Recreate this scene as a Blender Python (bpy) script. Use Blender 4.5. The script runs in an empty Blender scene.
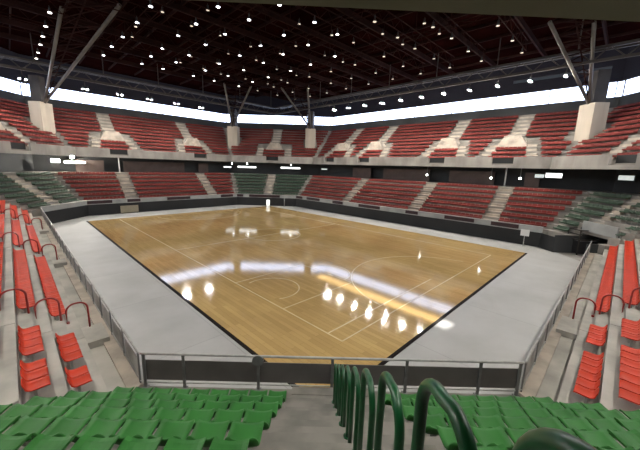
import bpy, math, random
from mathutils import Vector, Matrix
random.seed(7)
C = bpy.context.scene.collection
SC = bpy.context.scene
PI = math.pi

# ------------------------------------------------------------------ camera
F, PITCH, YAW, ROLL = 304.62, 0.18798, 0.79237, 0.02882
EYE = Vector((0.0, 0.0, 7.5))
_f = Vector((math.sin(YAW)*math.cos(PITCH), math.cos(YAW)*math.cos(PITCH), -math.sin(PITCH)))
_r = Vector((math.cos(YAW), -math.sin(YAW), 0)); _u = _r.cross(_f)
_R = _r*math.cos(ROLL) + _u*math.sin(ROLL); _U = _u*math.cos(ROLL) - _r*math.sin(ROLL)
cam = bpy.data.cameras.new('camera'); cam.sensor_width = 36; cam.lens = F/640*36; cam.clip_start = 0.05; cam.clip_end = 400
co = bpy.data.objects.new('camera', cam); C.objects.link(co)
m = Matrix.Identity(4)
for i in range(3):
    m[i][0] = _R[i]; m[i][1] = _U[i]; m[i][2] = -_f[i]; m[i][3] = EYE[i]
co.matrix_world = m
SC.camera = co

def in_view(p, mx=40, my=40):
    d = Vector(p) - EYE; z = d.dot(_f)
    if z < 0.3: return False
    x = 320 + F*d.dot(_R)/z; y = 225 - F*d.dot(_U)/z
    return -mx < x < 640+mx and -my < y < 450+my

# ------------------------------------------------------------------ light and exposure
SC.view_settings.view_transform = 'Standard'; SC.view_settings.look = 'None'
SC.view_settings.gamma = 1; SC.view_settings.use_curve_mapping = False
SC.view_settings.exposure = 0.43
WINDOW_GLOW = 3.2
LAMP_GLOW = 1850.0
world = bpy.data.worlds.new('sky'); SC.world = world; world.use_nodes = True
world.node_tree.nodes['Background'].inputs[0].default_value = (0.75, 0.85, 1.0, 1)
world.node_tree.nodes['Background'].inputs[1].default_value = 0.04
sl = bpy.data.lights.new('sun', 'SUN'); sl.energy = 12.0; sl.angle = math.radians(0.5); sl.color = (1, 0.96, 0.89)
so = bpy.data.objects.new('sun', sl); C.objects.link(so)
so.rotation_euler = (Vector((40.6, 0.0, 20.8))).to_track_quat('Z', 'Y').to_euler()

# ------------------------------------------------------------------ materials
def mat(name, col, rough=0.7, var=0.0, scale=3.0, metal=0.0, spec=0.5, emit=0.0, stretch=(1,1,1), col2=None, coat=0, detail=4):
    M = bpy.data.materials.new(name); M.use_nodes = True
    nt = M.node_tree; b = nt.nodes['Principled BSDF']
    b.inputs['Roughness'].default_value = rough; b.inputs['Metallic'].default_value = metal
    b.inputs['Specular IOR Level'].default_value = spec
    b.inputs['Coat Weight'].default_value = coat
    c = (*col, 1)
    if var > 0 or col2:
        tc = nt.nodes.new('ShaderNodeNewGeometry'); mp = nt.nodes.new('ShaderNodeMapping'); nz = nt.nodes.new('ShaderNodeTexNoise')
        mp.inputs['Scale'].default_value = stretch
        nt.links.new(tc.outputs['Position'], mp.inputs[0]); nt.links.new(mp.outputs[0], nz.inputs['Vector'])
        nz.inputs['Scale'].default_value = scale; nz.inputs['Detail'].default_value = detail
        rp = nt.nodes.new('ShaderNodeValToRGB'); nt.links.new(nz.outputs[0], rp.inputs[0])
        a = col2 if col2 else tuple(x*(1-var) for x in col)
        rp.color_ramp.elements[0].position = 0.32; rp.color_ramp.elements[0].color = (*a, 1)
        rp.color_ramp.elements[1].position = 0.62; rp.color_ramp.elements[1].color = (*(tuple(min(1, x*(1+var*0.3)) for x in col)), 1)
        nt.links.new(rp.outputs[0], b.inputs['Base Color'])
    else:
        b.inputs['Base Color'].default_value = c
    if emit:
        b.inputs['Emission Color'].default_value = c; b.inputs['Emission Strength'].default_value = emit
    return M

M = {}
M['concrete'] = mat('bleached_concrete', (0.45, 0.43, 0.385), 0.85, 0.28, 0.9)
M['upper'] = mat('dark_upper_concrete', (0.27, 0.25, 0.225), 0.9, 0.35, 0.5)  # darker concrete tone for the upper terraces
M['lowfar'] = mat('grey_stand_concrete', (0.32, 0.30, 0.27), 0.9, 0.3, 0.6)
M['nearcon'] = mat('worn_step_concrete', (0.235, 0.222, 0.195), 0.88, 0.3, 1.6)
M['strut'] = mat('strut_steel', (0.11, 0.10, 0.09), 0.5, 0.3, 0.8)
M['stair'] = mat('pale_stair_concrete', (0.48, 0.42, 0.35), 0.85, 0.3, 1.2)
M['slab'] = mat('grey_slab_concrete', (0.36, 0.34, 0.31), 0.85, 0.35, 0.5, stretch=(1, 1, 0.4))
M['soffit'] = mat('olive_soffit_paint', (0.17, 0.165, 0.11), 0.8, 0.15, 0.6)
M['pier'] = mat('white_pier_concrete', (0.50, 0.44, 0.36), 0.8, 0.25, 0.5, stretch=(1, 1, 0.15))
M['blackwall'] = mat('black_board', (0.012, 0.013, 0.014), 0.6, 0.4, 0.3)
M['backwall'] = mat('dark_concourse_wall', (0.05, 0.053, 0.055), 0.8, 0.3, 0.3)
M['brownpanel'] = mat('brown_concourse_panel', (0.13, 0.095, 0.085), 0.8, 0.2, 0.8)
M['roof'] = mat('dark_red_roof', (0.012, 0.0028, 0.0025), 0.9, 0.5, 0.25, spec=0.0)
M['beam'] = mat('dark_red_steel', (0.024, 0.010, 0.0085), 0.8, 0.4, 0.5, spec=0.05)
M['greysteel'] = mat('grey_steel', (0.05, 0.043, 0.038), 0.5, 0.3, 0.8, metal=0.2)
M['navy'] = mat('navy_eave', (0.010, 0.010, 0.022), 0.8)
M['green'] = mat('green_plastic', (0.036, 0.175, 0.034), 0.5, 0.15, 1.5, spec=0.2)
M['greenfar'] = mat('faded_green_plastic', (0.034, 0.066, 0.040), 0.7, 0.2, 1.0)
M['orange'] = mat('orange_plastic', (0.58, 0.045, 0.014), 0.5, 0.12, 1.5, spec=0.2)
M['red'] = mat('dull_red_plastic', (0.20, 0.036, 0.030), 0.75, 0.3, 0.35, spec=0.2)  # darker, duller red than the orange side stands
M['under'] = mat('seat_bracket_steel', (0.35, 0.36, 0.33), 0.5, metal=0.3)
M['greenpipe'] = mat('green_pipe_paint', (0.006, 0.085, 0.025), 0.32, 0.25, 8)
M['redpipe'] = mat('dark_red_pipe_paint', (0.34, 0.028, 0.022), 0.4, 0.3, 8)
M['rail'] = mat('galvanised_rail', (0.50, 0.50, 0.48), 0.45, 0.2, 5)
M['post'] = mat('grey_post_paint', (0.20, 0.205, 0.20), 0.5, 0.2, 5)
M['band'] = mat('dark_grey_board', (0.17, 0.16, 0.15), 0.55, 0.2, 1)
M['panel'] = mat('weathered_grey_panel', (0.44, 0.44, 0.43), 0.5, 0.5, 1.3)
M['whitepanel'] = mat('pale_grey_parapet', (0.40, 0.41, 0.40), 0.6, 0.25, 0.6)
M['sign'] = mat('maroon_black_board', (0.035, 0.012, 0.018), 0.5, 0.4, 1.5)
M['white'] = mat('white_paint', (0.80, 0.80, 0.78), 0.6)
M['black'] = mat('black_steel', (0.02, 0.02, 0.022), 0.5)
M['beige'] = mat('beige_board', (0.32, 0.28, 0.20), 0.7, 0.1, 2)
M['line'] = mat('pale_court_line', (0.66, 0.52, 0.27), 0.3, 0.25, 1.5)
M['whiteline'] = mat('white_court_line', (0.72, 0.62, 0.42), 0.3, 0.2, 1.5)
M['edge'] = mat('black_rubber_edge', (0.012, 0.009, 0.008), 0.8, spec=0.1)
M['window'] = mat('daylit_panel', (0.62, 0.73, 1.0), 0.5, emit=WINDOW_GLOW*1.15)
M['lens'] = mat('lamp_lens', (1.0, 0.95, 0.86), 0.4, emit=LAMP_GLOW)
M['lenscool'] = mat('cool_lamp_lens', (0.9, 0.93, 1.0), 0.4, emit=7.0)
M['lenssmall'] = mat('small_lamp_lens', (1.0, 0.94, 0.86), 0.4, emit=6.0)
M['lensdim'] = mat('dim_lamp_lens', (1.0, 0.85, 0.72), 0.4, emit=0.5)
M['lenswall'] = mat('concourse_lamp_lens', (0.95, 1.0, 0.97), 0.4, emit=26.0)
M['tube'] = mat('fluorescent_tube', (0.97, 1.0, 0.98), 0.4, emit=3.5)
M['tubedim'] = mat('dim_fluorescent_tube', (0.8, 0.88, 0.85), 0.4, emit=0.5)

def floor_mat():
    m_ = bpy.data.materials.new('grey_sealed_floor'); m_.use_nodes = True; nt = m_.node_tree; b = nt.nodes['Principled BSDF']
    g = nt.nodes.new('ShaderNodeNewGeometry')
    n = nt.nodes.new('ShaderNodeTexNoise'); n.inputs['Scale'].default_value = 0.35; n.inputs['Detail'].default_value = 6
    nt.links.new(g.outputs['Position'], n.inputs['Vector'])
    r = nt.nodes.new('ShaderNodeValToRGB'); nt.links.new(n.outputs[0], r.inputs[0])
    r.color_ramp.elements[0].position = 0.3; r.color_ramp.elements[0].color = (0.40, 0.395, 0.38, 1)
    r.color_ramp.elements[1].position = 0.7; r.color_ramp.elements[1].color = (0.50, 0.497, 0.487, 1)
    br = nt.nodes.new('ShaderNodeTexBrick'); nt.links.new(g.outputs['Position'], br.inputs['Vector'])
    br.offset = 0; br.inputs['Scale'].default_value = 1; br.inputs['Brick Width'].default_value = 5.9; br.inputs['Row Height'].default_value = 5.9
    br.inputs['Mortar Size'].default_value = 0.02; br.inputs['Color1'].default_value = (1, 1, 1, 1); br.inputs['Color2'].default_value = (0.96, 0.96, 0.96, 1); br.inputs['Mortar'].default_value = (0.80, 0.80, 0.80, 1)
    mx = nt.nodes.new('ShaderNodeMix'); mx.data_type = 'RGBA'; mx.blend_type = 'MULTIPLY'; mx.inputs[0].default_value = 1
    nt.links.new(r.outputs[0], mx.inputs[6]); nt.links.new(br.outputs[0], mx.inputs[7]); nt.links.new(mx.outputs[2], b.inputs['Base Color'])
    b.inputs['Roughness'].default_value = 0.6; b.inputs['Specular IOR Level'].default_value = 0.35
    return m_
M['floor'] = floor_mat()

def wood_mat():
    m_ = bpy.data.materials.new('varnished_maple'); m_.use_nodes = True; nt = m_.node_tree; b = nt.nodes['Principled BSDF']
    g = nt.nodes.new('ShaderNodeNewGeometry')
    mp = nt.nodes.new('ShaderNodeMapping'); mp.inputs['Rotation'].default_value = (0, 0, PI/2); nt.links.new(g.outputs['Position'], mp.inputs[0])
    br = nt.nodes.new('ShaderNodeTexBrick'); nt.links.new(mp.outputs[0], br.inputs['Vector'])
    br.inputs['Scale'].default_value = 1; br.inputs['Brick Width'].default_value = 2.2; br.inputs['Row Height'].default_value = 0.24
    br.inputs['Mortar Size'].default_value = 0.004; br.inputs['Color1'].default_value = (0.66, 0.455, 0.19, 1)
    br.inputs['Color2'].default_value = (0.54, 0.365, 0.145, 1); br.inputs['Mortar'].default_value = (0.30, 0.18, 0.07, 1)
    n = nt.nodes.new('ShaderNodeTexNoise'); n.inputs['Scale'].default_value = 0.22; n.inputs['Detail'].default_value = 5; nt.links.new(g.outputs['Position'], n.inputs['Vector'])
    r = nt.nodes.new('ShaderNodeValToRGB'); nt.links.new(n.outputs[0], r.inputs[0])
    r.color_ramp.elements[0].position = 0.3; r.color_ramp.elements[0].color = (0.80, 0.76, 0.74, 1)
    r.color_ramp.elements[1].position = 0.7; r.color_ramp.elements[1].color = (1, 1, 1, 1)
    mx = nt.nodes.new('ShaderNodeMix'); mx.data_type = 'RGBA'; mx.blend_type = 'MULTIPLY'; mx.inputs[0].default_value = 1
    nt.links.new(br.outputs[0], mx.inputs[6]); nt.links.new(r.outputs[0], mx.inputs[7]); nt.links.new(mx.outputs[2], b.inputs['Base Color'])
    b.inputs['Roughness'].default_value = 0.075; b.inputs['Specular IOR Level'].default_value = 0.75
    return m_
M['wood'] = wood_mat()

# ------------------------------------------------------------------ mesh helpers
class MB:
    def __init__(s): s.v = []; s.f = []
    def add(s, vs, fs):
        o = len(s.v); s.v += [tuple(v) for v in vs]; s.f += [tuple(i+o for i in f) for f in fs]; return s
    def prism(s, pts, z0, z1):
        """vertical prism over a counter-clockwise plan polygon; z0/z1 may be lists"""
        n = len(pts)
        a = z0 if isinstance(z0, (list, tuple)) else [z0]*n; b = z1 if isinstance(z1, (list, tuple)) else [z1]*n
        vs = [(p[0], p[1], a[i]) for i, p in enumerate(pts)] + [(p[0], p[1], b[i]) for i, p in enumerate(pts)]
        fs = [tuple(reversed(range(n))), tuple(range(n, 2*n))] + [(i, (i+1) % n, n+(i+1) % n, n+i) for i in range(n)]
        return s.add(vs, fs)
    def box(s, x0, x1, y0, y1, z0, z1): return s.prism([(x0, y0), (x1, y0), (x1, y1), (x0, y1)], z0, z1)
    def bar(s, a, b, w, h):
        a = Vector(a); b = Vector(b); d = (b-a).normalized()
        up = Vector((0, 0, 1)) if abs(d.z) < 0.95 else Vector((1, 0, 0))
        r = d.cross(up).normalized()*w/2; u = r.cross(d).normalized()*h/2
        vs = [p+sx*r+sy*u for p in (a, b) for sx, sy in ((-1, -1), (1, -1), (1, 1), (-1, 1))]
        return s.add(vs, [(0, 1, 2, 3), (7, 6, 5, 4), (0, 4, 5, 1), (1, 5, 6, 2), (2, 6, 7, 3), (3, 7, 4, 0)])
    def tube(s, pts, r, n=8, cap=True):
        pts = [Vector(p) for p in pts]; o = len(s.v); up = None
        for i, p in enumerate(pts):
            d = ((pts[min(i+1, len(pts)-1)]-p).normalized() + (p-pts[max(i-1, 0)]).normalized()).normalized()
            if up is None:
                up = Vector((0, 0, 1)) if abs(d.z) < 0.9 else Vector((0.7, 0.7, 0))
            a = d.cross(up).normalized(); b = a.cross(d).normalized(); up = b
            for k in range(n):
                t = 2*PI*k/n; s.v.append(tuple(p + a*math.cos(t)*r + b*math.sin(t)*r))
        for i in range(len(pts)-1):
            for k in range(n):
                q = o+i*n; s.f.append((q+k, q+(k+1) % n, q+n+(k+1) % n, q+n+k))
        if cap:
            s.f.append(tuple(reversed(range(o, o+n)))); e = o+(len(pts)-1)*n; s.f.append(tuple(range(e, e+n)))
        return s
    def disc(s, c, r, h, n=16):
        return s.prism([(c[0]+r*math.cos(2*PI*k/n), c[1]+r*math.sin(2*PI*k/n)) for k in range(n)], c[2], c[2]+h)
    def build(s, name, material, parent=None, smooth=False, struct=False, stuff=False):
        me = bpy.data.meshes.new(name); me.from_pydata(s.v, [], s.f); me.update()
        me.materials.append(material)
        if smooth:
            me.polygons.foreach_set('use_smooth', [True]*len(me.polygons))
        o = bpy.data.objects.new(name, me); C.objects.link(o)
        if parent: o.parent = parent
        if struct: o['kind'] = 'structure'
        if stuff: o['kind'] = 'stuff'
        return o

def tag(o, label, cat, group=None):
    o['label'] = label; o['category'] = cat
    if group: o['group'] = group
    return o
def thing(name, label, cat, loc=(0, 0, 0), rz=0, group=None):
    o = bpy.data.objects.new(name, None); C.objects.link(o); o.empty_display_size = 0.2
    o.location = loc; o.rotation_euler = (0, 0, rz)
    return tag(o, label, cat, group)
def copy_tree(src, loc, rz, label, group=None):
    r = src.copy(); C.objects.link(r); r.location = loc; r.rotation_euler = (0, 0, rz); r['label'] = label
    if group: r['group'] = group
    for ch in list(src.children):
        c = ch.copy(); C.objects.link(c); c.parent = r
        for g in ch.children:
            h = g.copy(); C.objects.link(h); h.parent = c
    return r
ORD = ['zeroth', 'first', 'second', 'third', 'fourth', 'fifth', 'sixth', 'seventh', 'eighth', 'ninth', 'tenth', 'eleventh', 'twelfth',
       'thirteenth', 'fourteenth', 'fifteenth', 'sixteenth', 'seventeenth', 'eighteenth', 'nineteenth', 'twentieth']
def ordn(n):
    if n <= 20: return ORD[n]
    tens = {2: 'twenty', 3: 'thirty', 4: 'forty', 5: 'fifty', 6: 'sixty', 7: 'seventy', 8: 'eighty', 9: 'ninety'}
    tth = {30: 'thirtieth', 40: 'fortieth', 50: 'fiftieth', 60: 'sixtieth', 70: 'seventieth'}
    return tth[n] if n in tth else tens[n//10] + '-' + ORD[n % 10]

# ------------------------------------------------------------------ the bowl: an octagonal ring of eight sides
X0, X1, Y0, Y1 = 2.1, 37.8, 1.33, 51.75
T = math.tan(math.radians(22.5))
SIDES = ['near', 'right', 'right_corner', 'far_right', 'far_corner', 'far_left', 'left_corner', 'left']
class Ring:
    def __init__(s, ln, lr, lf, ll):
        v = [(X0, Y0+ln), (X0+ln, Y0), (X1-lr, Y0), (X1, Y0+lr), (X1, Y1-lf), (X1-lf, Y1), (X0+ll, Y1), (X0, Y1-ll)]
        s.s = {}
        for i, n in enumerate(SIDES):
            a = Vector(v[i]); b = Vector(v[(i+1) % 8]); u = (b-a).normalized(); nn = Vector((u.y, -u.x))
            s.s[n] = (a, u, nn, (b-a).length)
    def P(s, n, d, t):
        a, u, nn, L = s.s[n]; p = a + nn*d + u*t; return (p.x, p.y)
    def rng(s, n, d): return (-d*T, s.s[n][3] + d*T)
    def quad(s, n, d0, d1, t0=None, t1=None):
        a0, b0 = s.rng(n, d0); a1, b1 = s.rng(n, d1)
        if t0 is not None: a0 = a1 = t0
        if t1 is not None: b0 = b1 = t1
        return [s.P(n, d0, b0), s.P(n, d0, a0), s.P(n, d1, a1), s.P(n, d1, b1)][::-1]
    def yaw(s, n):   # rotation so that local +Y looks towards the court
        a, u, nn, L = s.s[n]; return math.atan2(-nn.y, -nn.x) - PI/2
LOW = Ring(7.93, 4.0, 7.93, 4.9)
UP = Ring(7.93, 7.93, 7.93, 7.93)

def split(a, b, gaps):
    out = []; cur = a
    for g0, g1 in sorted(gaps):
        if g1 <= cur or g0 >= b: continue
        if g0 > cur: out.append((cur, g0))
        cur = max(cur, g1)
    if cur < b: out.append((cur, b))
    return out

# ---- ground, court
MB().prism([(-40, -40), (90, -40), (90, 100), (-40, 100)], -0.4, -0.35).build('ground', M['slab'], struct=True)
pts = []
for n in SIDES:
    pts.append(LOW.P(n, 0.3, LOW.rng(n, 0.3)[0]))
MB().prism(pts + [], -0.2, 0.0).build('floor', M['floor'], struct=True)
# floor of the service tunnel in the right corner
WX0, WX1, WY0, WY1 = 6.22, 33.8, 5.75, 47.0
court = thing('wooden_court', 'varnished pale wooden sports court laid in middle of the grey arena floor', 'court', (20, 26.8, 0))
def cpart(mb, name, m_, lab=None):
    mb.v = [(x-20, y-26.8, z) for x, y, z in mb.v]
    o = mb.build(name, m_, court)
    if lab: o['label'] = lab
    return o
cpart(MB().box(WX0, WX1, WY0, WY1, 0.0, 0.03), 'board_floor', M['wood'])
e = MB()
e.box(WX0-0.16, WX0, WY0-0.16, WY1, 0.0, 0.034); e.box(WX0, WX1, WY0-0.16, WY0, 0.0, 0.034)
cpart(e, 'edge_ramp', M['edge'], 'black rubber edge strip')
def lines():
    z0, z1 = 0.03, 0.033
    a = MB(); w = 0.035
    def seg(x0, y0, x1, y1, z=z1): a.bar((x0, y0, z-0.001), (x1, y1, z-0.001), 2*w, 0.003)
    def arc(cx, cy, r, a0, a1, n=36):
        p = [(cx+r*math.cos(a0+(a1-a0)*k/n), cy+r*math.sin(a0+(a1-a0)*k/n)) for k in range(n+1)]
        for k in range(n): seg(*p[k], *p[k+1], z=z1+0.0005)
    seg(9.45, 7.75, 9.45, 46.0); seg(9.45, 7.75, 30.2, 7.75); seg(30.2, 7.75, 30.2, 46.0); seg(9.45, 46, 30.2, 46)
    seg(9.5, 8.62, 20, 8.62); seg(9.45, 26.9, 30.2, 26.9)
    seg(9.45, 11.9, 15.2, 11.9); seg(9.45, 16.8, 15.2, 16.8); seg(15.2, 11.9, 15.2, 16.8)
    arc(10.7, 14.6, 1.7, -PI*0.62, PI*0.62); arc(15.2, 14.35, 1.8, -PI/2, PI/2)
    arc(19.9, 26.9, 3.0, 0, 2*PI); 
    arc(19.9, 7.75, 6.2, 0.15, PI-0.15, 48); arc(19.9, 46, 6.2, PI+0.15, 2*PI-0.15, 48)
    return a
cpart(lines(), 'court_marking', M['line'], 'pale painted court lines')

# ---- lower tier
RISE, RUN, D1, Z1, NR = 0.56, 0.80, 0.90, 1.75, 7
def tread(k, n='far_right'):                            # k = 1..NR, k = NR+1 is the concourse
    if n == 'near': return D1+RUN*(k-1), 1.42+0.53*(k-1)
    z1 = 1.45 if n in ('left', 'right') else Z1
    return D1+RUN*(k-1), z1+RISE*(k-1)
def nrow(n): return 9 if n == 'near' else NR
GL = {'near': [(4.4, 6.8)], 'right': [(5.2, 7.0)], 'right_corner': [(2.5, 3.4)], 'far_right': [(4.5, 6.1), (14.3, 15.9), (26.6, 28.2)],
      'far_corner': [(4.8, 6.4)], 'far_left': [(3.3, 4.9), (16.3, 17.9)], 'left_corner': [(2.8, 4.2)],
      'left': [(32.9, 34.4), (21.7, 22.9), (9.7, 10.9)]}
TG = (0.3, 3.75)   # the service tunnel in the right corner
for n in SIDES:
    mb = MB(); st = MB()
    tun = n == 'right_corner'
    if not tun:
        mb.prism(LOW.quad(n, 0.0, D1+0.02), -0.1, 0.95)
    else:
        mb.prism(LOW.quad(n, 0.0, D1+0.02, None, TG[0]), -0.1, 0.95); mb.prism(LOW.quad(n, 0.0, D1+0.02, TG[1], None), -0.1, 0.95)
    for k in range(1, nrow(n)+1):
        d, z = tread(k, n)
        zb = (z-RISE-0.35) if k > 1 else 0.9
        if tun and k < 3:
            mb.prism(LOW.quad(n, d, d+RUN+0.02, None, TG[0]), -0.1, z); mb.prism(LOW.quad(n, d, d+RUN+0.02, TG[1], None), -0.1, z)
        else:
            mb.prism(LOW.quad(n, d, d+RUN+0.02), zb, z)
    d, z = tread(nrow(n)+1, n)
    mb.prism(LOW.quad(n, d, 11.0), z-1.0, z)
    if tun:   # back wall of the tunnel
        mb.prism(LOW.quad(n, 8.0, 8.2), 0.0, 5.0)
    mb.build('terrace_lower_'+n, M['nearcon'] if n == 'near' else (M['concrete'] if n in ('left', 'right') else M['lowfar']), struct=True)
    for g0, g1 in GL[n]:
        for k in range(1, nrow(n)+2):
            d, z = tread(k, n)
            if tun and k < 4: continue
            zz = tread(k-1, n)[1] if k > 1 else 0.95
            st.prism(LOW.quad(n, d-0.40, d, g0+0.05, g1-0.05), zz, zz+(z-zz)/2)
            if k <= nrow(n): st.prism(LOW.quad(n, d, d+RUN-0.41, g0+0.05, g1-0.05), z, z+0.012)
            if k == 1: st.prism(LOW.quad(n, d-0.70, d-0.40, g0+0.05, g1-0.05), 0.95, 1.2)
    st.build('stair_lower_'+n, M['stair'] if n not in ('near', 'left', 'right') else (M['nearcon'] if n == 'near' else M['concrete']), struct=True)
# raised curb under the side railings
for n in ('left', 'right'):
    MB().prism(LOW.quad(n, 0.0, 0.40), 0.94, 1.04).build('trim_curb_'+n, M['stair'], struct=True)
# tunnel lid parapet and side cheeks
mb = MB(); mb.prism(LOW.quad('right_corner', D1+2*RUN-0.15, D1+2*RUN-0.01, TG[0], TG[1]), 2.25, 3.2)
mb.build('trim_tunnel_parapet', M['whitepanel'], struct=True)
mb = MB(); mb.prism(LOW.quad('right_corner', D1+2*RUN, 8.0, TG[0]-0.3, TG[0]), 0, 2.5); mb.prism(LOW.quad('right_corner', D1+2*RUN, 8.0, TG[1], TG[1]+0.3), 0, 2.5)
mb.prism(LOW.quad('right_corner', -0.04, D1+2*RUN, TG[0]-0.1, TG[0]+0.01), 0, 1.7); mb.prism(LOW.quad('right_corner', -0.04, D1+2*RUN, TG[1]-0.01, TG[1]+0.1), 0, 1.7)
mb.build('wall_tunnel', M['backwall'], struct=True)
MB().prism(LOW.quad('right_corner', 0.2, 8.1, TG[0], TG[1]), -0.1, 0.0).build('floor_tunnel', M['slab'], struct=True)
MB().prism(LOW.quad('right_corner', -0.06, 0.0, TG[1], None), 0.0, 1.5).build('wall_court_right_corner', M['blackwall'], struct=True)

# wall faces towards the court
for n in ('far_right', 'far_corner', 'far_left', 'left_corner'):
    MB().prism(LOW.quad(n, -0.06, 0.0), 0.0, 1.5).build('wall_court_'+n, M['blackwall'], struct=True)
    MB().prism(LOW.quad(n, -0.02, 0.10), 1.5, 2.08).build('wall_parapet_'+n, M['whitepanel'], struct=True)
    MB().prism(LOW.quad(n, -0.07, 0.14), 2.08, 2.14).build('trim_parapet_'+n, M['rail'], struct=True)

# boards hung on the parapet: (side, t0, t1)
yy = lambda y: y-(Y0+4.0)
xx = lambda x: (X1-7.93)-x
BD = [('far_right', yy(7.4), yy(10.1)), ('far_right', yy(11.9), yy(15.4)), ('far_right', yy(19.0), yy(20.8)), ('far_right', yy(25.0), yy(28.9)),
      ('far_right', yy(32.2), yy(34.4)), ('far_right', yy(37.5), yy(40.8)), ('far_right', yy(42.0), yy(43.7)),
      ('far_corner', 3.1, 8.9), ('far_corner', 10.0, 11.15),
      ('far_left', xx(29.0), xx(26.6)), ('far_left', xx(21.03), xx(17.37)), ('far_left', xx(13.51), xx(11.8)), ('far_left', xx(9.9), xx(7.0))]
bl = ['nearest the right corner of the arena', 'second from the right corner', 'short board below the middle stair', 'long board left of the middle stair',
      'short board further along to the left', 'long board close to the far corner', 'short board beside the far corner', 'long board below the green far corner seats',
      'short board right of the green corner seats', 'short board left of the green corner seats', 'long board in the middle of the left far side',
      'short board by the left stair', 'board beside the left corner']
for (n, a, b), l in zip(BD, bl):
    o = MB().prism(LOW.quad(n, -0.12, -0.025, a, b), 1.62, 2.04).build('banner_board', M['sign'])
    tag(o, 'dark banner board on parapet, ' + l, 'banner', 'dark banner boards around the parapet')

# ---- concourse behind the lower tier
for n in SIDES:
    d, z = tread(nrow(n)+1, n)
    if n != 'near':
        MB().prism(LOW.quad(n, 10.6, 10.9), z, 8.6).build('wall_concourse_'+n, M['backwall'], struct=True)
pan = {'far_right': [(yy(7.8), yy(9.4)), (yy(13.0), yy(19.2)), (yy(22.4), yy(31.0)), (yy(33.8), yy(38.0))], 'far_left': [(1.0, 3.0), (5.8, 16.0), (18.8, 22.5)], 'far_corner': []}
for n in pan:
    for a, b in pan[n]:
        MB().prism(LOW.quad(n, 9.4, 9.6, a, b), tread(NR+1)[1], 7.55).build('wall_panel', M['brownpanel'], struct=True)

# ---- upper tier
FD, UZ0, UZ1 = 6.7, 8.05, 9.42
UR, URUN, UD1, UZ, UN = 0.62, 0.78, 7.7, 9.0, 11
def utread(k): return UD1+URUN*(k-1), UZ+UR*(k-1)
uy = lambda y: y-(Y0+7.93)
ux = lambda x: (X1-7.93)-x
VOM = {'far_right': [uy(11.6), uy(20.3), uy(33.6), uy(41.9)], 'far_left': [ux(26.2), ux(12.8)], 'far_corner': [5.6],
       'left_corner': [5.6], 'right_corner': [5.6], 'left': [5, 16, 27], 'right': [5, 16]}
WD = 17.0
for n in SIDES:
    mb = MB()
    vs = VOM.get(n, [])
    gaps = [(c-1.25, c+1.25) for c in vs if n != 'far_corner' or True]
    if n == 'near':
        e0, e1 = UP.rng(n, FD); ed = lambda t: 8.03-1.184-0.03*(t-5.06)
        far0, far1 = UP.rng(n, 12.0)
        MB().prism([UP.P(n, ed(e0), e0), UP.P(n, ed(e1), e1), UP.P(n, 12.0, far1), UP.P(n, 12.0, far0)], UZ0, 8.40).build('ceiling_soffit_near', M['soffit'], struct=True)
        MB().prism([UP.P(n, ed(e0)+0.02, e0), UP.P(n, ed(e1)+0.02, e1), UP.P(n, ed(e1)+0.27, e1), UP.P(n, ed(e0)+0.27, e0)], 8.40, UZ1).build('wall_fascia_near', M['slab'], struct=True)
        mb = MB()
        for k in range(1, UN+1):
            d, z = utread(k); mb.prism(UP.quad(n, d, d+URUN+0.02), z-UR-0.3, z)
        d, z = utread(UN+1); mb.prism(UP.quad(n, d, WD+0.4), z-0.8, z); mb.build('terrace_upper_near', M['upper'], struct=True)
    if n != 'near':
        mb.prism(UP.quad(n, FD, FD+0.25), UZ0, 8.45)
        a0, b0 = UP.rng(n, FD)
        segs = split(a0, b0, gaps)
        for i, (s0, s1) in enumerate(segs):
            mb.prism(UP.quad(n, FD, FD+0.25, None if i == 0 else s0, None if i == len(segs)-1 else s1), 8.45, UZ1)
        mb.prism(UP.quad(n, FD-0.06, FD+0.32), UZ0-0.0, UZ0+0.12)
        mb.build('wall_fascia_'+n, M['slab'], struct=True)
        MB().prism(UP.quad(n, FD+0.05, 12.0), 8.15, 8.40).build('ceiling_soffit_'+n, M['soffit'], struct=True)
        mb = MB(); mb.prism(UP.quad(n, FD+0.25, UD1), 8.41, 8.6)
        for k in range(1, UN+1):
            d, z = utread(k)
            mb.prism(UP.quad(n, d, d+URUN+0.02), z-UR-0.3, z)
        d, z = utread(UN+1)
        mb.prism(UP.quad(n, d, WD+0.4), z-0.8, z)
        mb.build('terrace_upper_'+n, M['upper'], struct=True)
    MB().prism(UP.quad(n, WD, WD+0.3), -0.3, 17.2).build('wall_upper_'+n, M['backwall'], struct=True)
    # daylit window band with mullions
    L0, L1 = UP.rng(n, WD)
    w = MB(); fr = MB()
    w.prism(UP.quad(n, WD+0.1, WD+0.14), 17.2, 19.0)
    wi = w.build('window_%d' % (SIDES.index(n)+1), M['window'], struct=True)
    N = int((L1-L0)/6.4)
    for i in range(N+1):
        t = L0+0.4+(L1-L0-0.8)*i/N; fr.prism(UP.quad(n, WD-0.02, WD+0.09, t-0.05, t+0.05), 17.2, 19.0)
    fr.prism(UP.quad(n, WD-0.05, WD+0.09), 17.1, 17.2); fr.prism(UP.quad(n, WD-0.05, WD+0.09), 19.0, 19.12)
    fr.build('window_frame', M['greysteel'], wi)
    # wall above; far right gets an added slot for the floor's sun streak
    if n == 'far_right':
        g0, g1 = uy(3.4), uy(14.2)
        q = MB(); q.prism(UP.quad(n, WD, WD+0.3), 19.0, 20.55); q.prism(UP.quad(n, WD, WD+0.3), 21.0, 23.3)
        q.prism(UP.quad(n, WD, WD+0.3, g1, None), 20.55, 21.0); q.prism(UP.quad(n, WD, WD+0.3, None, g0), 20.55, 21.0); q.build('wall_eave_'+n, M['navy'], struct=True)
    else:
        MB().prism(UP.quad(n, WD, WD+0.3), 19.0, 23.3).build('wall_eave_'+n, M['navy'], struct=True)

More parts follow.
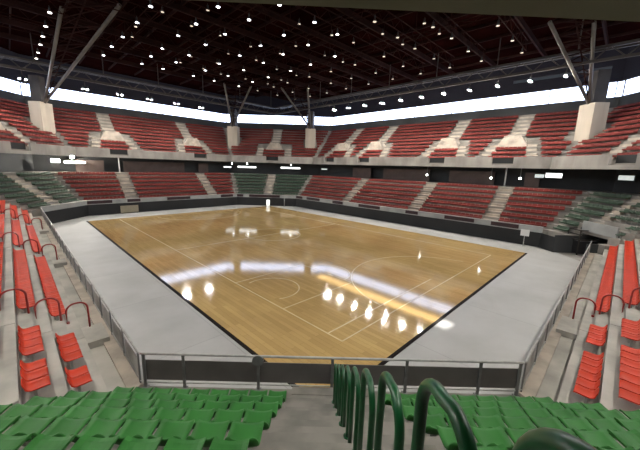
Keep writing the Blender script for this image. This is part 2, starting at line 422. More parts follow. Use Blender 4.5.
# stairs and vomitories of the upper tier
HW = 3.0
UG = {}
for n, cs in VOM.items():
    st = MB(); hw = MB(); dk = MB(); UG[n] = []
    for c in cs:
        corner = 'corner' in n
        for k in range(1, UN+2):
            d, z = utread(k); zz = z-UR
            if k >= 6:
                runs = [(c-0.9, c+0.9)]
            elif corner:
                runs = [(c-HW-0.65, c-HW+0.65), (c+HW-0.65, c+HW+0.65)]
            else:
                s_ = HW - (k-1)*0.22
                runs = [(c-s_-0.65, c-s_+0.65), (c+s_-0.65, c+s_+0.65)]
            UG[n] += [(k, r0, r1) for r0, r1 in runs]
            for r0, r1 in runs:
                st.prism(UP.quad(n, d-0.38, d, r0, r1), zz, zz+UR/2)
                if k <= UN: st.prism(UP.quad(n, d, d+URUN-0.4, r0, r1), z, z+0.015)
        # pale head block, widest at the foot
        d4, z4 = utread(4)
        q0 = [UP.P(n, d4, c-1.9), UP.P(n, d4, c+1.9), UP.P(n, d4, c+0.95), UP.P(n, d4, c-0.95)]
        q1 = [UP.P(n, d4+1.5, c-1.9), UP.P(n, d4+1.5, c+1.9), UP.P(n, d4+1.5, c+0.95), UP.P(n, d4+1.5, c-0.95)]
        zs = (z4-0.1, z4-0.1, z4+1.5, z4+1.5)
        hw.add([(*q0[i], zs[i]) for i in range(4)] + [(*q1[i], zs[i]) for i in range(4)], [(0, 1, 2, 3), (7, 6, 5, 4), (0, 4, 5, 1), (1, 5, 6, 2), (2, 6, 7, 3), (3, 7, 4, 0)])
        UG[n] += [(4, c-2.1, c+2.1), (5, c-2.1, c+2.1)]
        dk.prism(UP.quad(n, 6.7+0.7, 6.7+0.9, c-1.3, c+1.3), 8.45, 9.35)
    st.build('stair_upper_'+n, M['stair'], struct=True)
    hw.build('wall_head_'+n, M['stair'], struct=True)
    dk.build('door_recess_'+n, M['blackwall'], struct=True)

# concrete piers that carry the roof, and their steel
def pier(n, end):
    a, b = UP.rng(n, 10.8); w = 2.3
    off = {('far_corner', 0): 2.4, ('right_corner', 1): 0.3}.get((n, end), 0.9)
    t = a+off if end == 0 else b-off
    zt = 15.6
    mb = MB()
    q = [UP.P(n, 10.8, t-w/2+0.1), UP.P(n, 10.8, t+w/2-0.1), UP.P(n, 12.4, t+w/2), UP.P(n, 12.4, t-w/2)]
    mb.prism(q, 9.4, zt)
    mb.build('wall_pier_'+n, M['pier'], struct=True)
    return UP.P(n, 11.0, t), UP.P(n, 11.4, t), t
RZ = 20.6
def struts(nm, n, end, e1, e2, lab):
    p, p2, t = pier(n, end)
    o = thing('roof_strut', lab, 'roof support', (p[0], p[1], 15.6), 0, 'roof supports on concrete piers')
    base = Vector((p[0], p[1], 15.6))
    L = lambda q: Vector(q)-base
    E1, E2 = L(e1), L(e2)
    MB().tube([(0, 0, 0), E1], 0.17, 8).build('strut_pipe', M['strut'], o, smooth=True)
    MB().tube([(0, 0, 0), E2], 0.17, 8).build('strut_pipe', M['strut'], o, smooth=True)
    lc = MB(); N = 7
    for i in range(1, N+1):
        f0 = i/N; f1 = (i-0.5)/N; 
        lc.tube([E1*f0, E2*f0], 0.06, 6); lc.tube([E1*f1, E2*f0], 0.05, 6)
        up = Vector((0, 0, 1.1*f0))
        lc.tube([E1*f0, (E1+E2)*0.5*f0+up], 0.05, 6); lc.tube([E2*f0, (E1+E2)*0.5*f0+up], 0.05, 6)
    lc.tube([(0, 0, 0), (E1+E2)*0.5+Vector((0, 0, 1.1))], 0.07, 6)
    lc.build('lacing', M['beam'], o)
    q = MB(); a, u, nn, _ = UP.s[n]
    def Q(d, s): v = a+nn*d+u*(t+s); return (v.x-p[0], v.y-p[1])
    q.prism([Q(11.0, -0.5), Q(11.0, 0.5), Q(12.2, 0.8), Q(12.2, -0.8)], 0.1, 3.6)
    q.build('steel_bracket', M['greysteel'], o)
struts('l', 'left_corner', 0, (5.0, 38.6, 21.0), (8.5, 33.9, 21.0), 'long grey pipe truss rising from the leftmost white pier to the roof')
struts('r', 'right_corner', 1, (36.1, 7.1, 21.0), (38.6, 4.2, 21.0), 'splayed grey pipe struts rising from the rightmost white pier to the roof')
struts('f1', 'far_corner', 1, (31.5, 49.0, 21.0), (27.5, 51.0, 21.0), 'dark steel struts on the white pier at left of the far corner')
struts('f2', 'far_corner', 0, (35.5, 45.5, 21.0), (38.5, 42.0, 21.0), 'dark steel struts on the white pier at right of the far corner')

# ---- roof
pts = [UP.P(n, WD+0.4, UP.rng(n, WD+0.4)[0]) for n in SIDES]
MB().prism(pts, 23.2, 23.5).build('ceiling', M['roof'], struct=True)
mb = MB()
for i in range(11):
    y = -2 + i*6.0
    mb.bar((-12, y, 22.6), (52, y, 22.6), 0.20, 0.6)
mb.build('trim_roof_beams', M['beam'], struct=True)
mb = MB()
for i in range(15):
    x = -6 + i*4.0
    mb.bar((x, -12, 23.0), (x, 66, 23.0), 0.14, 0.3)
mb.build('trim_roof_purlins', M['beam'], struct=True)
# lattice catwalk frames that hold the lamps
mb = MB()
GX = [4.0, 9.68, 13.5, 16.36, 20.3, 23.55, 27.8, 31.4, 35.6, 39.7]
GY = [9.8, 14.0, 17.6, 21.5, 25.6, 29.7, 33.9, 38.6, 42.6, 46.8]
for y in GY:
    mb.tube([(1, y, 20.5), (41, y, 20.5)], 0.05, 5); mb.tube([(1, y, 21.5), (41, y, 21.5)], 0.05, 5)
    for j in range(20):
        x = 1+j*2; mb.tube([(x, y, 20.5), (x+1, y, 21.5)], 0.03, 4, False); mb.tube([(x+1, y, 21.5), (x+2, y, 20.5)], 0.03, 4, False)
        if j % 5 == 0: mb.tube([(x, y, 21.5), (x, y, 23.2)], 0.04, 4, False)
mb.build('trim_lamp_frames', M['beam'], struct=True)
# ring truss
mb = MB(); RX0, RX1, RY0, RY1 = X0-4.5, X1+4.5, Y0-4.5, Y1+4.5
cs = [(RX0, RY0), (RX1, RY0), (RX1, RY1), (RX0, RY1)]
for i in range(4):
    a = Vector((*cs[i], 0)); b = Vector((*cs[(i+1) % 4], 0)); L = (b-a).length; u = (b-a)/L; nn = Vector((u.y, -u.x, 0))
    for off, z in ((0, 18.6), (0, 19.8), (1.2, 18.9), (1.2, 19.9)):
        mb.bar(a+nn*off+Vector((0, 0, z)), b+nn*off+Vector((0, 0, z)), 0.22, 0.26)
    N = int(L/2.4)
    for k in range(N):
        p = a+u*(L*k/N); q = a+u*(L*(k+0.5)/N); r = a+u*(L*(k+1)/N)
        mb.tube([p+Vector((0, 0, 18.6)), q+Vector((0, 0, 19.8))], 0.06, 5, False); mb.tube([q+Vector((0, 0, 19.8)), r+Vector((0, 0, 18.6))], 0.06, 5, False)
        mb.tube([p+Vector((0, 0, 18.6)), q+nn*1.2+Vector((0, 0, 18.9))], 0.05, 5, False)
        if k % 3 == 0: mb.tube([q+Vector((0, 0, 19.8)), q+Vector((0, 0, 23.2))], 0.07, 5, False)
mb.build('trim_ring_truss', M['greysteel'], struct=True)

# ------------------------------------------------------------------ lamps
def lamp_proto(lens, twin=False):
    o = thing('high_bay_lamp', '', 'lamp')
    for s_ in ((-0.28, 0.28) if twin else (0.0,)):
        r = 0.105 if twin else 0.15
        h = MB(); h.prism([(s_+r*0.5*math.cos(2*PI*k/12), r*0.5*math.sin(2*PI*k/12)) for k in range(12)], 0.22, 0.42)
        n = 12; o0 = len(h.v)
        h.v += [(s_+r*math.cos(2*PI*k/n), r*math.sin(2*PI*k/n), 0.0) for k in range(n)] + [(s_+r*0.5*math.cos(2*PI*k/n), r*0.5*math.sin(2*PI*k/n), 0.24) for k in range(n)]
        h.f += [(o0+k, o0+(k+1) % n, o0+n+(k+1) % n, o0+n+k) for k in range(n)]
        h.build('reflector', M['black'], o)
        MB().disc((s_, 0, -0.03), r*0.96, 0.05, 14).build('lens', lens, o)
    MB().tube([(0, 0, 0.4), (0, 0, 0.55)], 0.03, 6).build('hanger', M['black'], o)
    return o
protos = {'warm': None, 'dim': None, 'twin': None}
lens = {'warm': M['lenssmall'], 'dim': M['lensdim'], 'twin': M['lens'], 'cool': M['lenscool']}
def add_lamp(kind, x, y, z, label, group):
    p = protos.get(kind)
    if p is None:
        p = lamp_proto(lens[kind], kind == 'twin'); p.location = (x, y, z); p['label'] = label; p['group'] = group; protos[kind] = p; return p
    return copy_tree(p, (x, y, z), 0, label, group)
for i, x in enumerate(GX):
    for j, y in enumerate(GY):
        if x < 9 : continue
        if not in_view((x, y, 20), 10, 10): continue
        bright = x < 30 and y > 21 and not (x > 25 and y < 24)
        if not bright and (i+j) % 3 == 0 and x < 30: continue
        add_lamp('cool' if (bright and x < 21) else ('warm' if bright else 'dim'), x+random.uniform(-.15, .15), y+random.uniform(-.2, .2), 19.95,
                 '%s round roof lamp, %s column from the left, %s row from the front' % ('bright' if bright else 'dim', ordn(i), ordn(j+1)), 'round lamps under the roof')
UX = [11.6, 15.0, 18.4, 22.0, 25.7, 29.6, 33.5]; UY = [16, 20.5, 25.0, 29.5, 34.0, 38.5, 43.0, 47.5]
for i, x in enumerate(UX):
    for j, y in enumerate(UY):
        xx_, yy_ = x+random.uniform(-.5, .5), y+random.uniform(-.7, .7)
        if (i*3+j*5) % 7 in (0, 3) or not in_view((xx_, yy_, 21.6), 4, -4): continue
        add_lamp('dim', xx_, yy_, 21.5, 'dim lamp high between the roof beams, %s column from left, %s row from front' % (ordn(i+1), ordn(j+1)), 'dim lamps between the roof beams')
mb = MB()
for x in (11.6, 18.4, 25.7, 33.5):
    for off in (-0.5, 0.5):
        mb.tube([(x+off, 6, 22.0), (x+off, 50, 22.0)], 0.05, 5)
    for q in range(22): mb.tube([(x-0.5, 6+q*2, 22.0), (x+0.5, 7+q*2, 22.0)], 0.03, 4, False); mb.tube([(x+0.5, 7+q*2, 22.0), (x-0.5, 8+q*2, 22.0)], 0.03, 4, False)
mb.build('trim_catwalks', M['beam'], struct=True)
for j, y in enumerate((37.5, 41.5, 45.0, 48.3, 52.0, 55.1)):
    add_lamp('warm', 4.0, y, 19.95, 'bright round lamp left of the pipe truss, %s up from the lowest of that string' % ordn(6-j), 'string of lamps left of the pipe truss')
for j, y in enumerate((39.0, 35.7, 32.2, 28.9, 25.6, 22.3, 19.1, 15.8, 12.6, 9.3, 6.15)):
    add_lamp('twin', 42.3, y, 17.6, 'bright twin lamp under the right ring truss, %s counted from the far corner' % ordn(j+1), 'twin lamps under the right ring truss')
for j, x in enumerate((2.5, 8.9, 13.1, 17.2, 21.4, 25.7)):
    add_lamp('twin', x, 56.3, 17.4, 'bright twin lamp under the left ring truss, %s counted from the left' % ordn(j+1), 'twin lamps under the left ring truss')
for y in (46.0, 38.0, 30.0, 22.0, 14.0, 6.0): add_lamp('twin', -2.4, y, 17.6, 'twin lamp above the left orange stand, %s from the far end' % ordn(int((54-y)/8)), 'twin lamps above the left orange stand')
for x in (4.0, 12.0, 20.0, 28.0, 36.0): add_lamp('twin', x, -3.17, 17.6, 'twin lamp above the right orange stand, %s from the near end' % ordn(int((x+4)/8)), 'twin lamps above the right orange stand')
mb = MB()
for y in (46.0, 38.0, 30.0, 22.0, 14.0, 6.0): mb.tube([(-2.4, y, 18.1), (-2.4, y, 18.6)], 0.03, 5)
for x in (4.0, 12.0, 20.0, 28.0, 36.0): mb.tube([(x, -3.17, 18.1), (x, -3.17, 18.6)], 0.03, 5)
for y in (39.0, 35.7, 32.2, 28.9, 25.6, 22.3, 19.1, 15.8, 12.6, 9.3, 6.15): mb.tube([(42.3, y, 18.1), (42.3, y, 18.6)], 0.03, 5)
for x in (2.5, 8.9, 13.1, 17.2, 21.4, 25.7): mb.tube([(x, 56.3, 17.9), (x, 56.3, 18.6)], 0.03, 5)
mb.build('trim_lamp_hangers', M['greysteel'], struct=True)

# concourse lights: (side, ring d, t0, t1, z0, z1, bright, label)
LT = [('left_corner', 1.0, 1.0, 7.25, 7.6), ]
def tubebox(n, d, a, b, z0, z1, m_, lab):
    o = thing('light_box', lab, 'light', (*LOW.P(n, d, (a+b)/2), z0), LOW.yaw(n), 'concourse light boxes')
    w = b-a
    MB().box(-w/2, w/2, 0.0, 0.08, 0, z1-z0).build('diffuser', m_, o)
    MB().box(-w/2-0.05, w/2+0.05, -0.1, -0.002, -0.05, z1-z0+0.05).build('housing', M['post'], o)
def at(px, py, n, d):
    """where the sight line through a pixel meets the concourse wall plane"""
    a, u, nn, L = LOW.s[n]
    D = _f + _R*((px-320)/F) - _U*((py-225)/F)
    pl = Vector((a.x, a.y)) + nn*d
    t = ((pl.x)*nn.x + (pl.y)*nn.y)/(D.x*nn.x + D.y*nn.y)
    p = EYE + D*t; return ((Vector((p.x, p.y))-a).dot(u), p.z)
LB = [('far_left', 38, 60, 160.5, 4.5, 'tube', 'long white light box under the left upper slab'),
      ('far_left', 64, 85, 162.3, 2.6, 'tube', 'thin white light box right of the round lamp at left'),
      ('far_left', 224, 234, 167, 1.8, 'tube', 'short light box left of the far corner'),
      ('far_corner', 238, 256, 167, 2.4, 'tube', 'light box at left in the far corner concourse'),
      ('far_corner', 281, 300, 168, 2.4, 'tube', 'light box at right in the far corner concourse'),
      ('far_right', 302, 311, 168.5, 1.8, 'tubedim', 'dim light box right of the far corner'),
      ('far_right', 535, 544, 176, 4.0, 'tubedim', 'dim light box beside the bright one at right'),
      ('far_right', 546, 562, 175.5, 5.0, 'tube', 'bright white light box under the right upper slab'),
      ('right_corner', 566, 597, 176.3, 4.0, 'tubedim', 'long dim row of lights at the right corner concourse')]
for n, a, b, y, h, m_, lab in LB:
    d = 9.2
    t0, z = at(a, y, n, d); t1, z2 = at(b, y, n, d)
    if t0 > t1: t0, t1 = t1, t0
    ra, rb = LOW.rng(n, d); t0 = max(t0, ra+1.3); t1 = min(t1, rb-1.3)
    if t1-t0 < 0.5: t0 = t1-1.6
    hh = (h*60/F*0.6 if n != 'far_right' or a < 400 else h*38/F*0.8)
    zc = (z+z2)/2
    tubebox(n, d, t0, t1, zc-hh/2, zc+hh/2, M[m_], lab)
for (n, px, py, lab) in (('far_left', 72, 157, 'round lamp above the thin light box at left'), ('far_left', 232, 163.5, 'small round lamp above the far light box'),
                         ('far_corner', 247, 163.5, 'small round lamp in far corner, above the left light box'), ('far_corner', 291, 165, 'small round lamp in far corner, above the right light box'),
                         ('far_right', 427, 175, 'small round lamp at the middle stair recess'), ('far_right', 491, 178, 'small round lamp left of the white pole'),
                         ('far_right', 520, 178.5, 'small round lamp right of the white pole')):
    d = 9.0
    t, z = at(px, py, n, d); p = LOW.P(n, d, t)
    o = thing('wall_lamp', lab, 'lamp', (p[0], p[1], z), LOW.yaw(n), 'round concourse lamps')
    r = 0.22 if px == 72 else 0.12
    bm = MB(); 
    N = 10
    for a in range(4):
        for b in range(N):
            th = PI*(a+0)/8; ph = 2*PI*b/N
            bm.v.append((r*math.cos(th)*math.cos(ph), r*math.sin(th), r*math.cos(th)*math.sin(ph)))
    for a in range(3):
        for b in range(N): bm.f.append((a*N+b, a*N+(b+1) % N, (a+1)*N+(b+1) % N, (a+1)*N+b))
    bm.f.append(tuple(range(3*N, 4*N)))
    bm.build('globe', M['lens'] if px == 72 else M['lenswall'], o, smooth=True)
    MB().box(-r, r, -0.1, 0.0, -r, r).build('housing', M['post'], o)
    # bracket reaching up to the slab
    MB().box(-0.04, 0.04, -0.1, -0.02, 0.0, 8.12-z).build('bracket', M['post'], o)
# white poles in the stair recesses
for px, y0_, y1_, n, lab in ((120, 148, 163, 'far_left', 'white pole in the recess left of the far left stand'), (506, 172, 187, 'far_right', 'white pole standing in the concourse at right')):
    t, z = at(px, 174, n, 8.4); p = LOW.P(n, 8.4, t)
    o = thing('pole', lab, 'pole', (p[0], p[1], tread(NR+1)[1]))
    MB().tube([(0, 0, 0), (0, 0, 2.4)], 0.09, 8).build('shaft', M['white'], o, smooth=True)
    MB().disc((0, 0, 0), 0.22, 0.05).build('base_plate', M['white'], o)

# ------------------------------------------------------------------ railings
def railing(n, ring, t0, t1, posts, panel_m, label, zb=0.95, z_lo=1.17, z_hi=1.82, d=0.0, pgap=False):
    a, u, nn, L = ring.s[n]
    org = a + nn*d
    o = thing('guard_railing', label, 'railing', (org.x, org.y, zb))
    P = lambda t, z, e=0.0: (u.x*t+nn.x*e, u.y*t+nn.y*e, z-zb)
    MB().tube([P(t0, 2.05), P(t1, 2.05)], 0.035, 8).build('top_rail', M['rail'], o, smooth=True)
    MB().tube([P(t0, 1.12), P(t1, 1.12)], 0.02, 6).build('lower_rail', M['rail'], o, smooth=True)
    for t in posts:
        q = MB(); q.prism([(P(t, 0)[0]+s1*u.x*0.04+s2*nn.x*0.02, P(t, 0)[1]+s1*u.y*0.04+s2*nn.y*0.02) for s1, s2 in ((-1, 1), (-1, -1), (1, -1), (1, 1))][::-1], 0, 1.1)
        q.prism([(P(t, 0)[0]+s1*u.x*0.08+s2*nn.x*0.07, P(t, 0)[1]+s1*u.y*0.08+s2*nn.y*0.07) for s1, s2 in ((-1, 1), (-1, -1), (1, -1), (1, 1))][::-1], 0, 0.02)
        q.build('post', M['post'], o)
    if pgap:
        for i in range(len(posts)-1):
            a0, b0 = posts[i]+0.12, posts[i+1]-0.12
            MB().bar(P(a0, (z_lo+z_hi)/2, -0.03), P(b0, (z_lo+z_hi)/2, -0.03), 0.02, z_hi-z_lo).build('infill_panel', panel_m, o)
    else:
        MB().bar(P(t0, (z_lo+z_hi)/2, -0.05), P(t1, (z_lo+z_hi)/2, -0.05), 0.02, z_hi-z_lo).build('board', panel_m, o)
    return o
Ln = LOW.s['near'][3]
rn = railing('near', LOW, 0.02, Ln-0.02, [0.1, 1.25, 3.43, 5.6, 7.78, 9.95, Ln-0.1], M['band'], 'grey railing with a dark board in front of the near green seats', d=0.05)
# round fitting on the third post
a, u, nn, L = LOW.s['near']
q = MB(); c0 = u*3.43
ring_pts = []
for k in range(14):
    th = 2*PI*k/14; ring_pts.append((c0.x+u.x*0.17*math.cos(th), c0.y+u.y*0.17*math.cos(th), 0.98+0.17*math.sin(th)))
off = nn*0.06
q.add([(x+off.x, y+off.y, z) for x, y, z in ring_pts] + [(x+off.x*0.3, y+off.y*0.3, z) for x, y, z in ring_pts], [tuple(range(14)), tuple(range(27, 13, -1))] + [(k, (k+1) % 14, 14+(k+1) % 14, 14+k) for k in range(14)])
q.build('round_fitting', M['post'], rn)
Ll = LOW.s['left'][3]; Lr = LOW.s['right'][3]
railing('left', LOW, 0.0, Ll-0.02, [0.1+i*1.78 for i in range(int(Ll/1.78))]+[Ll-0.1], M['panel'], 'long grey panelled railing along the left orange stand', d=0.05, z_lo=1.02, z_hi=1.78, pgap=True)
railing('right', LOW, 0.02, Lr-0.0, [0.1+i*1.9 for i in range(int(Lr/1.9))]+[Lr-0.1], M['panel'], 'long grey panelled railing along the right orange stand', d=0.05, z_lo=1.02, z_hi=1.78, pgap=True)

# handrail loops
def loop_mesh(length, height, drop, r, n=10, rise=0.0, rad=0.2):
    """inverted U in the local YZ plane; foot at y=0, second foot at y=-length, `drop` higher"""
    p = [(0, 0, 0)]
    z0 = height-rad
    p.append((0, 0, z0*0.5)); 
    for k in range(9):
        th = PI/2*k/8; p.append((0, -rad+rad*math.cos(th), z0+rad*math.sin(th)))
    for k in range(9):
        th = PI/2*k/8; p.append((0, -length+rad-rad*math.sin(th), z0+rise+rad*math.cos(th)))
    p.append((0, -length, (z0+rise)*0.5)); p.append((0, -length, drop))
    return p
a, u, nn, L = LOW.s['near']
tc = 5.59
first = None
def stair_z(d):
    k = int((d-D1)/RUN)+1; z = tread(k, 'near')[1]
    return z + (tread(k+1, 'near')[1]-z)/2 if d > tread(k+1, 'near')[0]-0.40 else z+0.012
for k in range(1, 10):
    d = 1.32+0.775*(k-1); ztop = 2.84+0.536*(k-1); ln = 0.5
    lab = 'green painted loop handrail on the near stair, %s up from the court railing' % ordn(k)
    if k == 9:
        d, ztop, ln = 7.40, 6.97, 0.62; lab = 'dark green loop handrail at the top of the near stair, largest in the photo'
    z = stair_z(d); dz = stair_z(d+ln)-z
    p = LOW.P('near', d, tc)
    o = thing('loop_handrail', lab, 'handrail', (p[0], p[1], z), LOW.yaw('near'), 'green loop handrails up the near stair')
    MB().tube(loop_mesh(ln, ztop-z, dz, 0.03, rise=0.03), 0.03, 14).build('bent_pipe', M['greenpipe'], o, smooth=True)
    MB().disc((0, 0, 0), 0.06, 0.012).build('base_plate', M['greenpipe'], o)
    MB().disc((0, -ln, dz), 0.06, 0.012).build('base_plate', M['greenpipe'], o)
proto = None
for n, gl, nm in (('left', GL['left'], 'left'), ('right', GL['right'], 'right')):
    for gi, (g0, g1) in enumerate(gl):
        t = g0+0.12 if n == 'left' else g1-0.12
        for k in range(0, 6):
            d, z = tread(k, n) if k > 0 else (0.10, 1.04)
            p = LOW.P(n, d+0.48, t)
            if not in_view((p[0], p[1], z+0.9), 5, 5): continue
            lab = 'dark red loop handrail, %s in the %s stand, %s up from the railing' % ({'left': ['nearest aisle', 'middle aisle', 'far aisle'][gi], 'right': 'nearest aisle'}[n], nm, ordn(k+1))
            if proto is None:
                proto = thing('loop_handrail', lab, 'handrail', (p[0], p[1], z), LOW.yaw(n), 'dark red loop handrails in the side aisles')
                MB().tube(loop_mesh(0.64, 1.22, 0.5, 0.02, rad=0.28), 0.032, 8).build('bent_pipe', M['redpipe'], proto, smooth=True)
                MB().disc((0, 0, 0), 0.05, 0.01).build('base_plate', M['redpipe'], proto); MB().disc((0, -0.62, 0.5), 0.05, 0.07).build('base_plate', M['redpipe'], proto)
            else:
                copy_tree(proto, (p[0], p[1], z), LOW.yaw(n), lab)

# ------------------------------------------------------------------ seats
def seat_shell(w=0.45):
    """bucket seat: +Y is forward (to the court); origin on the tread under the seat back"""
    prof = [(0.44, 0.335, 0.86), (0.43, 0.36, 0.95), (0.37, 0.37, 0.99), (0.24, 0.36, 1.0), (0.12, 0.36, 1.0), (0.07, 0.375, 1.0), (0.03, 0.415, 0.98), (0.0, 0.475, 0.94), (-0.018, 0.52, 0.84), (-0.022, 0.54, 0.66)]
    nx = 7; vs = []; fs = []
    for layer in (0, 1):
        for (y, z, s_) in prof:
            for i in range(nx):
                q = -1+2*i/(nx-1); x = q*w/2*s_
                edge = abs(q)**3*0.03
                curve = -0.012*(1-q*q)
                vs.append((x, y + (0.012*q*q if z > 0.44 else 0), z+edge+curve - (0.022 if layer else 0) - (0.0) ) if layer == 0 else (x, y-(0.02 if z > 0.4 else 0)+ (0.012*q*q if z > 0.44 else 0), z+edge+curve-(0.03 if z <= 0.43 else 0.008)))
    n = len(prof); o = n*nx
    for a in range(n-1):
        for i in range(nx-1):
            fs.append((a*nx+i, (a+1)*nx+i, (a+1)*nx+i+1, a*nx+i+1)); fs.append((o+a*nx+i, o+a*nx+i+1, o+(a+1)*nx+i+1, o+(a+1)*nx+i))
    bd = [i for i in range(nx)] + [a*nx+nx-1 for a in range(1, n)] + [(n-1)*nx+i for i in range(nx-2, -1, -1)] + [a*nx for a in range(n-2, 0, -1)]
    for i in range(len(bd)):
        p, q = bd[i], bd[(i+1) % len(bd)]; fs.append((p, q, o+q, o+p))
    return MB().add(vs, fs)
def bracket_mesh():
    q = MB()
    q.box(-0.03, 0.03, 0.08, 0.30, 0.27, 0.322); q.box(-0.03, 0.03, 0.14, 0.20, 0.0, 0.28); q.box(-0.19, 0.19, 0.10, 0.14, 0.295, 0.322); q.box(-0.07, 0.07, 0.10, 0.24, 0.0, 0.015)
    return q
SP = {}
def seat_proto(kind, m_):
    o = thing('stadium_seat', '', 'seat')
    s_ = seat_shell(0.41 if kind == 'orange' else 0.45).build('seat_shell', m_, o, smooth=True)
    bracket_mesh().build('bracket', M['under'], o)
    return o
def low_verts(w=0.485):
    # light seat for the distant stands: pan + back
    a = w/2
    return [(-a, 0.42, 0.26), (a, 0.42, 0.26), (a, 0.05, 0.26), (-a, 0.05, 0.26), (-a, 0.43, 0.40), (a, 0.43, 0.40), (a, 0.06, 0.40), (-a, 0.06, 0.40),
            (-a*0.9, -0.06, 0.64), (a*0.9, -0.06, 0.64), (a*0.9, -0.02, 0.64), (-a*0.9, -0.02, 0.64)], \
           [(0, 3, 2, 1), (4, 5, 6, 7), (0, 1, 5, 4), (1, 2, 6, 5), (3, 0, 4, 7), (2, 3, 8, 9), (6, 10, 11, 7), (8, 11, 10, 9), (2, 9, 10, 6), (3, 7, 11, 8)]
places = {'green': [], 'orange': [], 'red': [], 'greenfar': []}
side_name = {'near': 'near corner block', 'left': 'left stand', 'right': 'right stand', 'far_right': 'far right lower stand', 'far_left': 'far left lower stand',
             'far_corner': 'far corner block', 'left_corner': 'left corner block', 'right_corner': 'right corner block'}
for n in SIDES:
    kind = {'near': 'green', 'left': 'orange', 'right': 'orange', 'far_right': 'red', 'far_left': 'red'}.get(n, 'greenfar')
    pitch = {'near': 0.49, 'left': 0.46, 'right': 0.46}.get(n, 0.5)
    yaw = LOW.yaw(n)
    for k in range(1, NR+1):
        if n == 'near' and k > 6: continue
        d, z = tread(k, n)
        a, b = LOW.rng(n, d)
        g = list(GL[n])
        if n == 'left': g.append((36.45, 36.75))
        if n == 'right': g.append((2.75, 3.35))
        if n == 'right_corner' and k < 4: g = [(TG[0]-0.2, TG[1]+0.2)]
        segs = split(a+0.12, b-0.12, g)
        for si, (s0, s1) in enumerate(segs):
            N = int((s1-s0)/pitch)
            if N < 1: continue
            flip = (n == 'near' and si == 0) or (n == 'left')
            off = (s1-s0-N*pitch) if (n == 'near' and si == 0) else (0 if n == 'near' else (s1-s0-N*pitch)/2)
            for i in range(N):
                t = s0+off+pitch*(i+0.5)
                p = LOW.P(n, d+(0.72 if n in ('left', 'right') else 0.62), t)
                if not in_view((p[0], p[1], z+0.4), 30, 40): continue
                dist = (Vector((p[0], p[1], z))-EYE).length
                if n == 'near':
                    lab = 'green bucket seat, %s from the stair, %s row up, %s of the near stair' % (ordn(N-i if si == 0 else i+1), ordn(k), 'left' if si == 0 else 'right')
                elif n in ('left', 'right'):
                    # number the seats away from the camera inside their block
                    blocks = len(segs); bi = (blocks-si) if n == 'left' else si+1
                    lab = 'orange seat, %s from near end of %s block, %s row up, %s' % (ordn(N-i if n == 'left' else i+1), ordn(bi), ordn(k), side_name[n])
                else:
                    lab = '%s seat, %s from right in section, %s row, %s' % ('dull red' if kind == 'red' else 'dull green', ordn(i+1), ordn(k), side_name[n] + (' right half' if si == 0 else ' left half'))
                places[kind].append((dist, p[0], p[1], z, yaw, lab, {'near': 'green seats in the near corner block', 'left': 'orange seats in the left stand', 'right': 'orange seats in the right stand'}.get(n, side_name[n]+' seats')))
up_name = {'far_right': 'far right', 'far_left': 'far left', 'far_corner': 'far corner', 'left_corner': 'left corner', 'right_corner': 'right corner', 'left': 'left', 'right': 'right'}
for n in UG:
    yaw = UP.yaw(n)
    for k in range(1, UN+1):
        d, z = utread(k); a, b = UP.rng(n, d)
        g = [(r0-0.05, r1+0.05) for kk, r0, r1 in UG[n] if kk == k]
        if 'corner' in n:
            L0, L1 = UP.rng(n, 10.8); c0, c1 = L0+(2.4 if n == 'far_corner' else 0.9), L1-(0.3 if n == 'right_corner' else 0.9); g += [(c0-1.35, c0+1.35), (c1-1.35, c1+1.35)] if 4 < k < 8 else []
        if n == 'far_right' and 4 < k < 8: g += [(a-1, a+1.5)]
        for s0, s1 in split(a+0.15, b-0.15, g):
            N = int((s1-s0)/0.5)
            for i in range(N):
                p = UP.P(n, d+0.6, s0+(s1-s0-N*0.5)/2+0.5*(i+0.5))
                if not in_view((p[0], p[1], z+0.4), 30, 30): continue
                places['red'].append(((Vector((p[0], p[1], z))-EYE).length, p[0], p[1], z, yaw, 'dull red seat in the %s row up of the %s upper stand' % (ordn(k), up_name[n]), up_name[n]+' upper stand seats'))
lv, lf = low_verts()
allp = sorted([(q[0], kind)+q[1:] for kind, lst in places.items() for q in lst if in_view((q[1], q[2], q[3]+0.4), 4, 8)], key=lambda q: q[0])
near = allp[:300]; taken = set((q[2], q[3]) for q in near)
PR = {}
for (dist, kind, x, y, z, yaw, lab, grp) in near:
    if kind not in PR:
        PR[kind] = seat_proto(kind, M[kind]); PR[kind].location = (x, y, z); PR[kind].rotation_euler = (0, 0, yaw); PR[kind]['label'] = lab; PR[kind]['group'] = grp
    else:
        copy_tree(PR[kind], (x, y, z), yaw, lab, grp)
hi = seat_shell(0.41); mb = MB(); mi = []; kinds = list(places)
for kind in kinds:
    for (dist, x, y, z, yaw, lab, grp) in places[kind]:
        if (x, y) in taken: continue
        c, s_ = math.cos(yaw), math.sin(yaw)
        V, Fc = (hi.v, hi.f) if dist < 32 else (lv, lf)
        mb.add([(x+vx*c-vy*s_, y+vx*s_+vy*c, z+vz) for vx, vy, vz in V], Fc); mi += [kinds.index(kind)]*len(Fc)
o = mb.build('stadium_seats', M[kinds[0]], stuff=True)
for kind in kinds[1:]: o.data.materials.append(M[kind])
o.data.polygons.foreach_set('material_index', mi)
tag(o, 'rows of red, orange and dull green seats filling the distant stands on both tiers', 'seats')

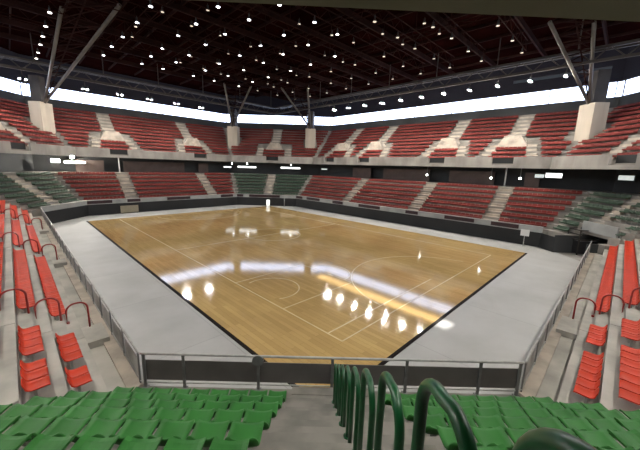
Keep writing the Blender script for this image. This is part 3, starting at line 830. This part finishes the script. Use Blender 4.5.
# ------------------------------------------------------------------ things on the floor
o = thing('display_board', 'beige rectangular board standing against the black wall at far left', 'board', (11.9, 51.3, 0), PI)
MB().box(-1.15, 1.15, -0.04, 0.04, 0.12, 1.15).build('panel', M['beige'], o)
for s_ in (-0.95, 0.95): MB().box(s_-0.03, s_+0.03, -0.25, 0.25, 0.0, 0.12).build('foot', M['post'], o)
pc = LOW.P('far_corner', -0.24, 5.3)
o = thing('lit_banner', 'white glowing upright panel at the wall in the far corner', 'light', (pc[0], pc[1], 0), LOW.yaw('far_corner'))
MB().box(-0.30, 0.30, -0.06, 0.06, 0.1, 1.15).build('diffuser', mat('lit_white_panel', (0.95, 0.98, 0.93), 0.5, emit=0.8), o)
MB().box(-0.38, 0.38, -0.14, 0.14, 0.0, 0.1).build('base', M['white'], o)
pc = LOW.P('far_corner', -0.4, 2.2)
o = thing('floor_stand', 'slim grey stand against the black wall right of the lit panel', 'stand', (pc[0], pc[1], 0), LOW.yaw('far_corner'))
MB().tube([(0, 0, 0.03), (0, 0, 1.5)], 0.09, 8).build('pole', M['post'], o, smooth=True)
MB().disc((0, 0, 0), 0.3, 0.04).build('base', M['post'], o)
o = thing('sign_stand', 'small pale sign on a post by the right end of the black wall', 'sign', (36.9, 6.6, 0), -PI/2)
MB().tube([(0, 0, 0.03), (0, 0, 1.2)], 0.04, 8).build('pole', M['rail'], o, smooth=True)
MB().box(-0.38, 0.38, -0.04, 0.04, 1.1, 1.75).build('sign_panel', M['white'], o)
MB().disc((0, 0, 0), 0.25, 0.03).build('base', M['rail'], o)
# equipment rack in the tunnel mouth
o = thing('equipment_rack', 'black steel equipment rack parked in the tunnel mouth at right', 'rack', (38.3, 2.1, 0), math.radians(-45))
MB().box(-0.9, 0.9, -0.7, 0.7, 0.1, 1.3).build('cabinet', M['black'], o)
for z in (1.45, 1.95, 2.35):
    q = MB(); 
    for s_ in (-0.7, 0.7): q.bar((-1.0, s_, z), (1.0, s_, z), 0.08, 0.1)
    for s_ in (-1.0, 1.0): q.bar((s_, -0.7, z), (s_, 0.7, z), 0.08, 0.1)
    q.build('shelf_frame', M['greysteel'], o)
for sx in (-0.95, 0.95):
    for sy in (-0.68, 0.68): MB().box(sx-0.04, sx+0.04, sy-0.04, sy+0.04, 0.0, 2.4).build('leg', M['greysteel'], o)
